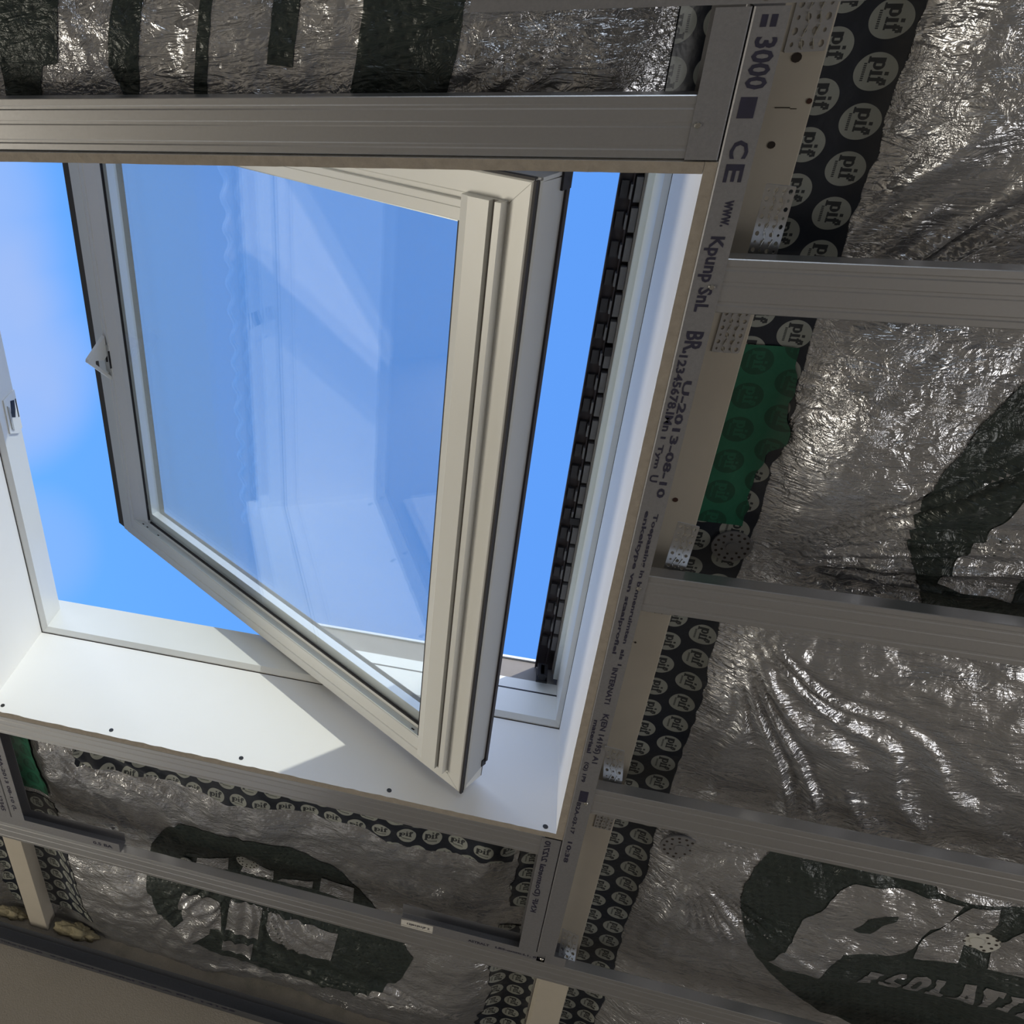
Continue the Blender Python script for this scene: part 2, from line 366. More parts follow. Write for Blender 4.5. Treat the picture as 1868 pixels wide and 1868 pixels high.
def sheet(name, u0, u1, v0, v1, mat, off=0.0, step=STEP, edge=None, uvf=None, parent=None, th=0.0):
    iu = np.arange(round(u0 / step), round(u1 / step) + 1) * step; iv = np.arange(round(v0 / step), round(v1 / step) + 1) * step
    U, V = np.meshgrid(iu, iv, indexing='ij'); Z = relief(U, V) + off
    if edge is not None: U, V = edge(U, V)
    if edge is not None: Z = gz(U, V) + off
    n, m = U.shape; mb = MB()
    vs = np.stack([U, V, Z], -1).reshape(-1, 3)
    mb.v = [tuple(p) for p in vs]
    mb.f = [(i * m + j, i * m + j + 1, (i + 1) * m + j + 1, (i + 1) * m + j) for i in range(n - 1) for j in range(m - 1)]
    if uvf: mb.uv = [uvf(p[0], p[1]) for p in vs]
    return mb.build(name, mat, parent, smooth=True)
def drape(name, poly, mat, parent, off=-.0014, z0=1.07, px=True):
    pts = [at(x, y, z0)[:2] for x, y in poly] if px else poly
    bm = bmesh.new(); bm.faces.new([bm.verts.new((p[0], p[1], 0)) for p in pts]); bmesh.ops.triangulate(bm, faces=bm.faces)
    a = np.array([p[:2] for p in pts])
    for ax in (0, 1):
        for k in range(int(math.floor(a[:, ax].min() / STEP)) + 1, int(math.ceil(a[:, ax].max() / STEP))):
            nrm = Vector((1, 0, 0)) if ax == 0 else Vector((0, 1, 0))
            bmesh.ops.bisect_plane(bm, geom=bm.verts[:] + bm.edges[:] + bm.faces[:], plane_co=nrm * (k * STEP), plane_no=nrm, dist=1e-7)
    mb = MB(); bm.verts.index_update()
    U = np.array([v.co.x for v in bm.verts]); V = np.array([v.co.y for v in bm.verts]); Z = gz(U, V) + off
    mb.v = list(zip(U.tolist(), V.tolist(), Z.tolist())); mb.f = [tuple(v.index for v in f.verts) for f in bm.faces]; bm.free()
    return mb.build(name, mat, parent, smooth=True)

# ================================================================== THE SHELL
box('floor', (-3.6, -3.5, -1.60), (3.5, 2.40, -1.50), 'floor')['kind'] = 'structure'
wb = MB().box((-3.6, 2.17, -1.5), (3.5, 2.42, 1.112)).build('wall_back', 'wall'); wb['kind'] = 'structure'
def wall_hole(name, mk):  # unseen walls; their openings are added for the fill lamps
    o = mk.build(name, 'room_wall'); o['kind'] = 'structure'; return o
wall_hole('wall_front', MB().box((-3.6, -3.6, -1.5), (-.15, -3.4, 1.2)).box((1.35, -3.6, -1.5), (3.5, -3.4, 1.2)).box((-.15, -3.6, -1.5), (1.35, -3.4, -.8)).box((-.15, -3.6, .5), (1.35, -3.4, 1.2)))
wall_hole('wall_right', MB().box((3.32, -3.4, -1.5), (3.5, .45, 1.2)).box((3.32, 1.35, -1.5), (3.5, 2.17, 1.2)).box((3.32, .45, .5), (3.5, 1.35, 1.2)))
wall_hole('wall_left', MB().box((-3.6, -3.4, -1.5), (-3.52, .55, 1.2)).box((-3.6, 1.85, -1.5), (-3.52, 2.17, 1.2)).box((-3.6, .55, -1.5), (-3.52, 1.85, -1.31)).box((-3.6, .55, -.25), (-3.52, 1.85, 1.2)))
# roof above the insulation, open over the window
OU0, OU1, OV0, OV1 = -0.9085, 0.1437, 0.250, 1.281        # clear opening between the linings
rd = MB()
rd.box((-3.6, -3.6, 1.235), (OU0 - .03, 2.42, 1.31)); rd.box((OU1 + .03, -3.6, 1.235), (3.5, 2.42, 1.31))
rd.box((OU0 - .03, -3.6, 1.235), (OU1 + .03, OV0 - .03, 1.31)); rd.box((OU0 - .03, OV1 + .03, 1.235), (OU1 + .03, 2.42, 1.31))
ro = rd.build('ceiling', 'roof_deck'); ro['kind'] = 'structure'; ro.data.materials.append(MAT['roof_top'])
for p in ro.data.polygons:
    if p.normal.z > .5: p.material_index = 1

# ---------- plasterboard linings of the opening, each a board with a grey gypsum edge
BT = .0115
def ragged(a, b, fn_e, n, amp):
    return [fn_e(a + (b - a) * i / n, (R_.random() - .5) * amp if 0 < i < n else 0) for i in range(n + 1)]
def lining(name, inner, outer, along, a, b, z0, z1):
    """board with faces at inner/outer on one axis, running a..b on the other; its lower cut edge slightly ragged"""
    m = MB(); n = 90
    zs = [z0 + (R_.random() ** 3) * .0016 for _ in range(n + 1)]; t = [a + (b - a) * i / n for i in range(n + 1)]
    def q(x, y, z): return (x, y, z) if along == 'v' else (y, x, z)
    vs = [q(inner, t[i], zs[i]) for i in range(n + 1)] + [q(inner, t[i], z1) for i in range(n + 1)] + [q(outer, t[i], z1) for i in range(n + 1)] + [q(outer, t[i], z0 - .0003) for i in range(n + 1)]
    N = n + 1; fs = []
    for i in range(n):
        for k in range(4): fs.append((k * N + i, k * N + i + 1, ((k + 1) % 4) * N + i + 1, ((k + 1) % 4) * N + i))
    fs += [(0, N, 2 * N, 3 * N), (n, n + 3 * N, n + 2 * N, n + N)]
    m.add(vs, fs); o = m.build(name, 'plaster_white'); me = o.data; me.materials.append(MAT['gypsum_core'])
    for p in me.polygons:
        if p.normal.z < -.5: p.material_index = 1
    o['kind'] = 'structure'; return o
lining('trim_1', OU1, OU1 + BT, 'v', OV0 - BT, OV1, 1.0, 1.2268)
lining('trim_2', OU0, OU0 - BT, 'v', OV0 - BT, OV1 + BT, 1.0, 1.2268)
lining('trim_3', OV1, OV1 + BT, 'u', OU0, OU1 + BT, 1.0, 1.2268)
lining('trim_4', OV0, OV0 - BT, 'u', OU0, OU1 - .0005, 1.0, 1.2268)

# ================================================================== ROOF WINDOW
FU0, FU1, FV0, FV1 = -0.8976, .136, .258, 1.270
win = empty('window_1', ((FU0 + FU1) / 2, (FV0 + FV1) / 2, 1.228), 'white centre-pivot roof window tilted open in the plasterboard shaft', 'window', kind='structure')
def ringpts(d, z): return [(FU0 - d, FV0 - d, z), (FU1 + d, FV0 - d, z), (FU1 + d, FV1 + d, z), (FU0 - d, FV1 + d, z)]
def ring(rows):
    m = MB(); vs = []
    for r in rows: vs += r
    n = len(rows); fs = []
    for i in range(n):
        j = (i + 1) % n
        for k in range(4): fs.append((i * 4 + k, i * 4 + (k + 1) % 4, j * 4 + (k + 1) % 4, j * 4 + k))
    return m.add(vs, fs)
OD = .035
ring([ringpts(.0, 1.2365), ringpts(.0075, 1.2285), ringpts(OD, 1.2285), ringpts(OD, 1.296), ringpts(0, 1.296)]).build('frame_lining', 'white_pvc', win)
m = MB(); g = .0005
m.box((OU0 + g, FV0, 1.2266), (OU0 - .01, OV1, 1.2286)).box((OU0, OV1 - g, 1.2266), (OU1, OV1 + .01, 1.2286)).box((OU1 - g, FV0, 1.2272), (OU1 + .01, OV1, 1.2286))
m.build('joint', 'hole', win)
# side halves stand at different heights about the pivot
PU = -.40
m = MB(); m.box((FU0 - OD, FV1, 1.296), (PU, FV1 + OD, 1.322)).box((FU0 - OD, FV0, 1.296), (PU, FV0 - OD, 1.322)); m.build('lower_side_rail', 'white_pvc', win)
m = MB(); m.box((PU, FV1 + .004, 1.3015), (FU1, FV1 + OD, 1.331)).box((PU, FV0 - .004, 1.3015), (FU1, FV0 - OD, 1.331)); m.build('upper_side_rail', 'white_pvc', win)
m = MB(); m.box((PU, FV1 + .0015, 1.296), (FU1, FV1 + .02, 1.3015)).box((PU, FV0 - .0015, 1.296), (FU1, FV0 - .02, 1.3015)); m.build('seal', 'gasket', win)
m = MB(); m.box((PU + .02, FV1 + .010, 1.331), (FU1 + .01, FV1 + .05, 1.392)); m.box((PU + .02, FV0 - .010, 1.331), (FU1 + .01, FV0 - .05, 1.392)); m.build('side_flashing', 'flange_brown', win)
m = MB(); m.box((PU + .02, FV1 + .006, 1.388), (FU1 + .01, FV1 + .05, 1.394)); m.build('flashing_lip', 'spacer', win)
m = MB(); m.box((FU1, FV0 - .02, 1.296), (FU1 + .04, FV1 + .02, 1.340)); m.build('head_rail', 'white_pvc', win)
m = MB(); m.box((FU1 - .0078, FV0 - .02, 1.3395), (FU1 + .03, FV1 - .002, 1.350)); m.build('head_ledge', 'alu_light', win)
m = MB(); m.box((.1256, FV0 - .02, 1.350), (FU1 + .03, FV1 - .004, 1.374)); m.build('head_upstand', 'flange_brown', win)
hood = MB().prism([(.0943, 1.3735), (.0943, 1.3775), (.13, 1.398), (FU1 + .05, 1.398), (FU1 + .05, 1.3735)], lambda p, t: (p[0], t, p[1]), FV0 - .03, FV1 + .006).box((.0943, FV0 - .03, 1.3690), (.0960, FV1 + .006, 1.374)).box((.1125, FV0, 1.3640), (.1140, FV1 - .01, 1.3740)).build('hood', 'dark_cladding', win)
v = FV0 + .004
k1 = MB(); k2 = MB()
while v < FV1 - .05:
    k1.box((.1165, v, 1.3600), (.1248, v + .0335, 1.3735)); k2.box((.0985, v + .006 + .004 * R_.random(), 1.3665), (.1080, v + .030, 1.3736)); k1.box((.1105, v + .010, 1.3605), (.1130, v + .030, 1.3735)); v += .0418
k1.build('foam_rib', 'brick_grey', hood)['kind'] = 'stuff'; k2.build('vent_comb', 'brick_dark', hood)['kind'] = 'stuff'
for (a, b) in (((1103, 633), (1120, 655)), ((1040, 945), (1056, 962))):
    q = at(*a, 1.358); r = at(*b, 1.358); MB().box((q[0] + .001, q[1], 1.3565), (r[0] - .001, r[1] - .004, 1.3745)).build('clip', 'bracket_black', hood)
# hinge bracket at the head corner
m = MB(); q0 = at(975, 1212, 1.345); q1 = at(996, 1212, 1.345)
for (vv, w) in ((1.243, 1.0), (1.2475, .7), (1.252, .62), (1.258, 1.1)): m.box((.1065 - .009 * w, vv, 1.318), (.1065 + .009 * w, vv + .0045, 1.350))
m.box((.1035, 1.243, 1.322), (.1095, 1.262, 1.346)); m.build('corner_bracket', 'bracket_black', win)
m = MB(); n = 120
vs = []
for i in range(n + 1):
    vv = FV0 - .15 + (FV1 - FV0 + .30) * i / n; w = .006 * math.sin(vv * 95); vs += [(FU0 - .03, vv, 1.300 + w * .2), (FU0 - .16 + .008 * math.sin(vv * 23), vv, 1.318 + w), (FU0 - .16 + .008 * math.sin(vv * 23), vv, 1.3145 + w), (FU0 - .03, vv, 1.2965 + w * .2)]
fs = [(4 * i + k, 4 * i + (k + 1) % 4, 4 * i + 4 + (k + 1) % 4, 4 * i + 4 + k) for i in range(n) for k in range(4)] + [(0, 1, 2, 3), (4 * n + 3, 4 * n + 2, 4 * n + 1, 4 * n)]
m.add(vs, fs); ap = m.build('apron_flashing', 'flange_brown', win)
m = MB()
for i in range(n):
    a_ = np.array(vs[4 * i + 1]); b_ = np.array(vs[4 * i + 5]); m.obox(a_ + np.array([.0, 0, 0]), b_ - a_, (-.006 - .003 * math.sin(i * .7), 0, .004), (0, 0, .003))
m.build('apron_lip', 'spacer', ap)
# keep plate on the sill side
kp = MB().prism([(.7371, 1.2560), (.7345, 1.2966), (.8153, 1.2966), (.8200, 1.2815), (.8060, 1.2540)], lambda p, t: (t, p[0], p[1]), FU0 - .001, FU0 + .0028).build('keep_plate', 'white_pvc', win, bevel=.0006)
MB().prism([(.748, 1.276), (.752, 1.288), (.770, 1.286), (.785, 1.281), (.778, 1.268), (.765, 1.272)], lambda p, t: (t, p[0], p[1]), FU0 + .0026, FU0 + .0034).prism([(.752, 1.2915), (.752, 1.2945), (.790, 1.2935), (.790, 1.291)], lambda p, t: (t, p[0], p[1]), FU0 + .0026, FU0 + .0034).build('latch_slot', 'bracket_black', kp)
MB().prism([(.752, 1.262), (.800, 1.262), (.806, 1.268), (.758, 1.268)], lambda p, t: (t, p[0], p[1]), FU0 + .0026, FU0 + .0046).build('latch_tongue', 'grey_pvc', kp)

# ---------- the sash, tilted about its pivot
TH = math.radians(-33.56); SC, SS = math.cos(TH), math.sin(TH)
SO = np.array([-.8641, 0, 1.5902]); SV0, SV1, SL = .2655, 1.2634, 1.022
def S(s, v, t): return (SO[0] + SC * s - SS * t, v, SO[2] + SS * s + SC * t)
sash = bpy.data.objects.new('sash', None); C.objects.link(sash); sash.parent = win; sash.empty_display_size = .05
def sbox(m, s0, s1, v0, v1, t0, t1):
    return m.obox(S(s0, v0, t0), np.array(S(s1, v0, t0)) - np.array(S(s0, v0, t0)), (0, v1 - v0, 0), np.array(S(s0, v0, t1)) - np.array(S(s0, v0, t0)))
def srow(dl, dr, dt, db, t): return [S(dl, SV0 + dt, t), S(SL - dr, SV0 + dt, t), S(SL - dr, SV1 - db, t), S(dl, SV1 - db, t)]
SPB = .021
rows = [srow(0, 0, 0, 0, .003), srow(.003, .003, .003, .003, 0), srow(.0245, .027, .027, .0235, 0), srow(.0255, .029, .029, .0245, .0018), srow(.037, .052, .036, .052, .0018), srow(.0375, .053, .037, .0535, .004), srow(.0600, .053, .037, .0535, .0155),
        srow(.080, .100, .060, .063, .0175), srow(.080, .100, .060, .063, .050), srow(0, 0, 0, 0, .055)]
ring(rows).build('sash_frame', 'white_pvc', sash)
# bright aluminium drip channel inside the near rail, gasket, spacer
m = MB(); sbox(m, .040, SL - .055, SV1 - .0545, SV1 - .0530, .0035, .0152); m.build('glazing_channel', 'alu_light', sash)
m = MB()
for s0 in (.066, .083, .128, .905): sbox(m, s0, s0 + .006, SV1 - .0549, SV1 - .0543, .007, .0095)
m.build('drain_hole', 'hole', sash)
GI = (.080, .100, .060, .063)
def inner(d, t0, t1, w, mat, name, wb_=None):
    m = MB(); wb_ = wb_ or w; a, b, c, e = GI[0] + d, SL - GI[1] - d, SV0 + GI[2] + d, SV1 - GI[3] - d
    sbox(m, a, b, e - wb_, e, t0, t1); sbox(m, a, b, c, c + w, t0, t1); sbox(m, a, a + w, c + w, e - wb_, t0, t1); sbox(m, b - w, b, c + w, e - wb_, t0, t1)
    return m.build(name, mat, sash)
inner(-.0015, .0165, .0205, .0040, 'gasket', 'glazing_gasket')
inner(.0, .0225, .0385, .011, 'spacer', 'glass_spacer', .024)
for (t0) in (.0185, .0388):
    m = MB(); sbox(m, GI[0] - .008, SL - GI[1] + .008, SV0 + GI[2] - .008, SV1 - GI[3] + .008, t0, t0 + .004); m.build('glass_pane', 'glass', sash)
# ventilation bar on the room face, and the flat head bead
m = MB(); vb0, vb1 = .2925, 1.2345
def bar(poly): m.prism(poly, lambda p, t: S(SL - p[0], t, p[1]), vb0, vb1)
bar([(.0305, .004), (.0305, -.0115), (.0385, -.0122), (.0388, -.004), (.0462, -.004), (.0465, -.0118), (.0755, -.0122), (.0770, -.0108), (.0870, -.0095), (.0880, .016)])
m.build('ventilation_bar', 'white_pvc', sash)
m = MB(); sbox(m, SL - .0455, SL - .0395, vb0, vb1, -.0052, -.0040); m.build('groove_shade', 'flange_brown', sash)  # dark strip laid in the groove, its shade put into the colour
m = MB(); sbox(m, SL - .0965, SL - .0875, SV0 + .058, SV1 - .060, .0, .016); m.build('bar_seal', 'gasket', sash)
m = MB(); sbox(m, .040, SL - .0885, SV0 + .0355, SV0 + .0600, -.0035, .016); m.build('glazing_bead', 'white_pvc', sash, bevel=.001)
m = MB(); sbox(m, .045, SL - .0885, SV0 + .0445, SV0 + .0452, -.0039, .0); m.build('bead_groove', 'grey_pvc', sash)
# mitre joints
m = MB()
for (a, b, c, d) in ((SL, SV0, SL - .030, SV0 + .030), (SL, SV1, SL - .030, SV1 - .027)):
    p = np.array(S(a, b, -.0002)); q = np.array(S(c, d, -.0002)); m.obox(p, q - p, (0, .0008, 0), np.array(S(0, 0, .001)) - np.array(S(0, 0, 0)))
m.build('mitre_joint', 'grey_pvc', sash)
# outer edge: seal, cover strip and aluminium cladding
m = MB(); sbox(m, SL - .001, SL + .0022, SV0 + .001, SV1 + .0012, .0012, .0072); sbox(m, SL - .25, SL, SV0 - .002, SV0 + .001, .0012, .0062); m.build('edge_seal', 'gasket', sash)
m = MB(); sbox(m, SL, SL + .003, SV0 + .002, SV1 - .004, .0072, .0126); m.build('edge_strip', 'grey_pvc', sash)
m = MB(); m.prism([(SV0 + .004, .0126), (SV1 - .0125, .0126), (SV1 - .032, .0545), (SV0 + .006, .0545)], lambda p, t: S(t, p[0], p[1]), SL, SL + .0025)
m.prism([(SL - .60, .0126), (SL + .0025, .0126), (SL + .0025, .0545), (SL - .6, .0545)], lambda p, t: S(p[0], t, p[1]), SV0 - .0005, SV0 + .004)
m.build('edge_cladding', 'grey_cladding', sash)
m = MB(); sbox(m, SL, SL + .0055, SV0 + .004, SV1 - .040, .0545, .0605); sbox(m, SL - .005, SL + .0035, SV1 - .044, SV1 - .0305, .048, .062); sbox(m, -.005, SL, SV0, SV1, .0552, .0575)
m2 = MB()
m.v = []; m.f = []
sbox(m, SL, SL + .0055, SV0 + .004, SV1 - .040, .0545, .0605); m.build('cladding_edge', 'dark_cladding', sash)
sbox(m2, SL - .002, SL + .0042, SV1 - .046, SV1 - .0315, .048, .058); sbox(m2, SL - .002, SL + .0055, SV0 - .004, SV0 + .02, .046, .062); sbox(m2, SL - .03, SL, SV0 - .005, SV0 - .001, .046, .058); m2.build('corner_cap', 'gasket', sash)
m = MB(); sbox(m, -.004, .09, SV0, SV1, .0552, .0570); sbox(m, -.004, SL, SV0 - .001, SV0 + .075, .0552, .057); sbox(m, -.004, SL, SV1 - .075, SV1, .0552, .057); sbox(m, SL - .11, SL, SV0, SV1, .0552, .057); m.build('outer_cladding', 'dark_cladding', sash)
m = MB(); m.prism([(-.0385, .0015), (-.012, .0015), (.001, .004), (.001, .0075), (-.0385, .0055)], lambda p, t: S(p[0], t, p[1]), SV0 - .01, SV1 - .006); m.build('drip_flap', 'dark_cladding', sash)
m = MB(); m.prism([(-.014, .0010), (.001, .0010), (.001, .03), (-.014, .03)], lambda p, t: S(p[0], t, p[1]), SV0 + .002, SV1 - .003); m.build('sill_rail', 'white_pvc', sash)
# handle with its back plate
m = MB(); sbox(m, .018, .0365, .762, .826, -.0015, .004); m.build('handle_plate', 'grey_pvc', sash, bevel=.0012)
def sbar(m, a, b, w, h):
    a = np.array(S(*a)); b = np.array(S(*b)); n = np.array(S(1, 0, 0)) - np.array(S(0, 0, 0)); d = b - a; k = np.cross(d, n); k /= np.linalg.norm(k)
    return m.obox(a - n * w / 2, d, n * w, k * h)
hm = MB(); hm.prism([(.742, -.001), (.782, -.047), (.788, -.049), (.848, .004), (.846, .011), (.796, -.031), (.789, -.030), (.794, -.010), (.786, -.001)], lambda p, t: S(t, p[0], p[1]), .0205, .0330)
hm.build('handle_lever', 'white_pvc', sash, bevel=.0015)
m = MB(); sbox(m, .0365, .0375, .775, .815, -.0010, .0030); sbar(m, (.031, .768, -.0046), (.031, .800, -.0046), .003, -.003); m.build('handle_slot', 'gasket', sash)
m = MB()
for (a, b) in ((.079, SV1 - .060),): sbox(m, a, a + .008, b - .008, b, .0160, .0185)
m.build('corner_key', 'grey_pvc', sash)

# ================================================================== RAFTERS
RZ = 1.058
def rafter(u0, u1, label, marks=()):
    v1 = 2.168
    rt = empty('rafter', ((u0 + u1) / 2, .2, RZ), label, 'rafter')
    MB().box((u0, -3.39, RZ), (u1, v1, 1.234)).build('beam', 'timber_white', rt, bevel=.001)
    for (u, v, r, mt) in marks: MB().cyl((u, v, RZ - .0006), (0, 0, 1), r, .003, 10).build('nail_hole', mt, rt)
    return rt
rr = rafter(*RAFT[2], 'pale timber rafter right of the window, carrying the perforated hangers', [(.2105, .1560, .0045, 'hole'), (.2310, .1945, .0026, 'rust'), (.2083, .2352, .0036, 'hole'), (.2035, .6620, .0032, 'rust'), (.1990, .905, .0015, 'hole')])
m = MB(); m.box((.203, .2000, RZ - .0006), (.216, .2008, RZ + .001)).box((.2165, .2012, RZ - .0006), (.222, .2018, RZ + .001)); m.build('saw_mark', 'hole', rr)
rafter(*RAFT[1], 'pale timber rafter left of the window, running down to the rendered wall')
rafter(*RAFT[0], 'pale timber rafter out of the photograph to the left')
rafter(*RAFT[3], 'pale timber rafter out of the photograph to the right')

# ================================================================== INSULATION BLANKETS
def quilt(u0, u1, v0, v1, label): 
    c = ((u0 + u1) / 2, (v0 + v1) / 2, 1.10)
    r = empty('insulation_blanket', c, label, 'insulation', 'foil insulation blankets between the rafters')
    sheet('foil_facing', u0, u1, v0, v1, 'foil', parent=r)
    MB().box((u0, v0, 1.118), (u1, v1, 1.232)).build('wool_core', 'wool', r)
    return r
qR = quilt(.236, 1.388, -.40, 2.168, 'crinkled foil insulation blanket right of the window, with the big dark oval print')
qB = quilt(-.975, .180, 1.300, 2.168, 'crinkled foil insulation blanket below the window, with the upside-down oval print')
qT = quilt(-.975, .180, -.40, .236, 'crinkled foil insulation blanket above the window, printed with dark bars')
qL = quilt(-1.60, -1.028, 1.20, 2.168, 'strip of foil insulation blanket beyond the left rafter')
# big printed ovals and letters (traced on the foil itself)
def Z(o, pts, s=700 / 1868): return [(o[0] + x * s, o[1] + y * s) for x, y in pts]
o5 = (1168, 1168)
drape('oval_print', Z(o5, [(480, 1200), (490, 1310), (515, 1430), (560, 1530), (640, 1640), (760, 1750), (880, 1830), (1000, 1880), (1200, 1960), (1500, 2040), (1900, 2080), (2300, 2020), (2550, 1850), (2600, 1600), (2500, 1400), (2250, 1250), (1868, 1150), (1560, 1080), (1250, 1020), (950, 960), (760, 960), (640, 1010), (550, 1080), (500, 1140)]), 'foil_print', qR)
LT_ = [[(960, 1160), (1040, 1140), (1280, 1180), (1560, 1245), (1480, 1310), (1390, 1340), (1340, 1400), (1270, 1455), (1180, 1468), (970, 1455), (850, 1600), (730, 1580), (620, 1545), (720, 1410), (780, 1310), (860, 1245), (905, 1195)],
       [(1330, 1420), (1420, 1340), (1600, 1250), (1740, 1275), (1720, 1330), (1640, 1400), (1560, 1445), (1525, 1508), (1420, 1495), (1310, 1488)],
       [(1710, 1455), (1790, 1400), (1900, 1350), (2050, 1330), (2080, 1420), (1960, 1560), (1868, 1590), (1770, 1560), (1665, 1530)],
       [(1430, 1150), (1560, 1180), (1868, 1235), (1868, 1290), (1740, 1262), (1600, 1235), (1440, 1195)]]
for q in LT_: drape('letter', Z(o5, q), 'foil', qR, off=-.0024)
drape('letter_hole', Z(o5, [(1020, 1345), (1060, 1325), (1090, 1290), (1170, 1262), (1235, 1268), (1225, 1290), (1180, 1300), (1140, 1330), (1100, 1362), (1050, 1362)]), 'foil_print', qR, off=-.0032)
oz = (1520, 1540); sz = 348 / 1868
word = {'I': [[(340, 1135), (470, 1143), (455, 1170), (430, 1180), (350, 1290), (362, 1300), (345, 1328), (215, 1310), (235, 1275), (265, 1280), (345, 1180), (325, 1165)]],
        'S': [[(690, 1170), (690, 1215), (650, 1225), (625, 1200), (595, 1200), (560, 1230), (590, 1260), (640, 1280), (640, 1310), (600, 1345), (520, 1352), (440, 1335), (425, 1315), (435, 1290), (475, 1295), (490, 1310), (530, 1318), (550, 1300), (540, 1285), (490, 1265), (478, 1235), (510, 1190), (560, 1160), (630, 1155)]],
        'O': [[(790, 1185), (880, 1182), (920, 1205), (925, 1240), (880, 1300), (800, 1370), (720, 1372), (660, 1350), (665, 1310), (720, 1250), (760, 1200)]],
        'L': [[(980, 1200), (1065, 1212), (1050, 1240), (1010, 1280), (1000, 1345), (1035, 1355), (1025, 1412), (870, 1395), (885, 1370), (915, 1370), (970, 1250), (965, 1225)]],
        'A': [[(1250, 1230), (1360, 1245), (1340, 1290), (1320, 1460), (1225, 1450), (1240, 1415), (1180, 1405), (1165, 1435), (1065, 1420), (1085, 1395), (1130, 1380), (1210, 1300)]],
        'T': [[(1450, 1265), (1640, 1300), (1605, 1350), (1560, 1330), (1470, 1450), (1465, 1485), (1370, 1470), (1390, 1440), (1480, 1315), (1420, 1320), (1415, 1290)]],
        'I2': [[(1680, 1325), (1815, 1350), (1790, 1385), (1750, 1385), (1670, 1500), (1660, 1530), (1545, 1505), (1565, 1475), (1610, 1480), (1690, 1370)]],
        'E': [[(1868, 1400), (1990, 1420), (1970, 1470), (1920, 1460), (1910, 1480), (1945, 1490), (1925, 1530), (1880, 1520), (1860, 1550), (1920, 1560), (1890, 1610), (1735, 1570), (1760, 1530), (1800, 1520), (1868, 1440)]]}
for k_, ps in word.items():
    for q in ps: drape('letter', [(oz[0] + x * sz, oz[1] + y * sz) for x, y in q], 'foil', qR, off=-.0024)
for q in ([(800, 1245), (830, 1235), (835, 1255), (780, 1330), (745, 1335), (735, 1315)],): drape('letter_hole', [(oz[0] + x * sz, oz[1] + y * sz) for x, y in q], 'foil_print', qR, off=-.0032)
drape('letter_hole', [(oz[0] + x * sz, oz[1] + y * sz) for x, y in [(1235, 1340), (1262, 1320), (1265, 1350), (1238, 1355)]], 'foil_print', qR, off=-.0032)
o2 = (1168, 600)
drape('oval_print', Z(o2, [(2100, 130), (1868, 250), (1750, 330), (1640, 420), (1540, 530), (1440, 640), (1370, 740), (1320, 850), (1302, 950), (1308, 1060), (1330, 1150), (1360, 1250), (1385, 1370), (1420, 1480), (1900, 1560), (2100, 1500), (2500, 1350), (2700, 900), (2500, 400), (2300, 180)]), 'foil_print', qR)
drape('letter', Z(o2, [(1868, 745), (1780, 855), (1700, 955), (1620, 1065), (1535, 1160), (1455, 1255), (1560, 1285), (1700, 1305), (1800, 1330), (1840, 1290), (1868, 1250), (2050, 1150), (2150, 900), (2000, 760)]), 'foil', qR, off=-.0024)
o3 = (0, 1168)
drape('oval_print', Z(o3, [(740, 985), (800, 925), (880, 885), (1000, 915), (1200, 955), (1400, 1010), (1600, 1105), (1720, 1200), (1830, 1310), (1960, 1430), (2020, 1500), (1960, 1590), (1860, 1650), (1700, 1700), (1550, 1672), (1350, 1655), (1200, 1600), (1050, 1512), (950, 1430), (850, 1335), (780, 1260), (730, 1170), (715, 1080)]), 'foil_print', qB)
for q in ([(905, 1190), (1085, 1240), (1090, 1370), (1040, 1360), (1030, 1400), (945, 1432), (850, 1360), (905, 1330), (880, 1250)], [(1130, 1240), (1285, 1285), (1265, 1425), (1110, 1370)],
          [(1312, 1300), (1655, 1390), (1625, 1492), (1540, 1480), (1450, 1452), (1370, 1425), (1310, 1370)], [(1100, 1410), (1245, 1440), (1230, 1515), (1088, 1480)],
          [(960, 1060), (1110, 1068), (1105, 1125), (1000, 1110), (955, 1085)], [(1190, 1105), (1330, 1130), (1325, 1180), (1165, 1145)], [(1560, 1170), (1722, 1215), (1716, 1285), (1550, 1238)], [(1370, 1178), (1520, 1190), (1515, 1228), (1345, 1188)]):
    drape('letter', Z(o3, q), 'foil', qB, off=-.0024)
for q in ([(-60, -60), (118, -60), (122, 110), (95, 115), (92, 182), (30, 182), (12, 100), (-60, 60)], [(213, -60), (268, -60), (264, 182), (244, 182), (243, 116), (212, 113)], [(376, -60), (398, -60), (387, 182), (364, 182)], [(509, -60), (556, -60), (541, 118), (495, 112)], [(676, -60), (861, -60), (838, 90), (815, 182), (643, 182), (655, 110)]):
    drape('letter_print', q, 'foil_print', qT)

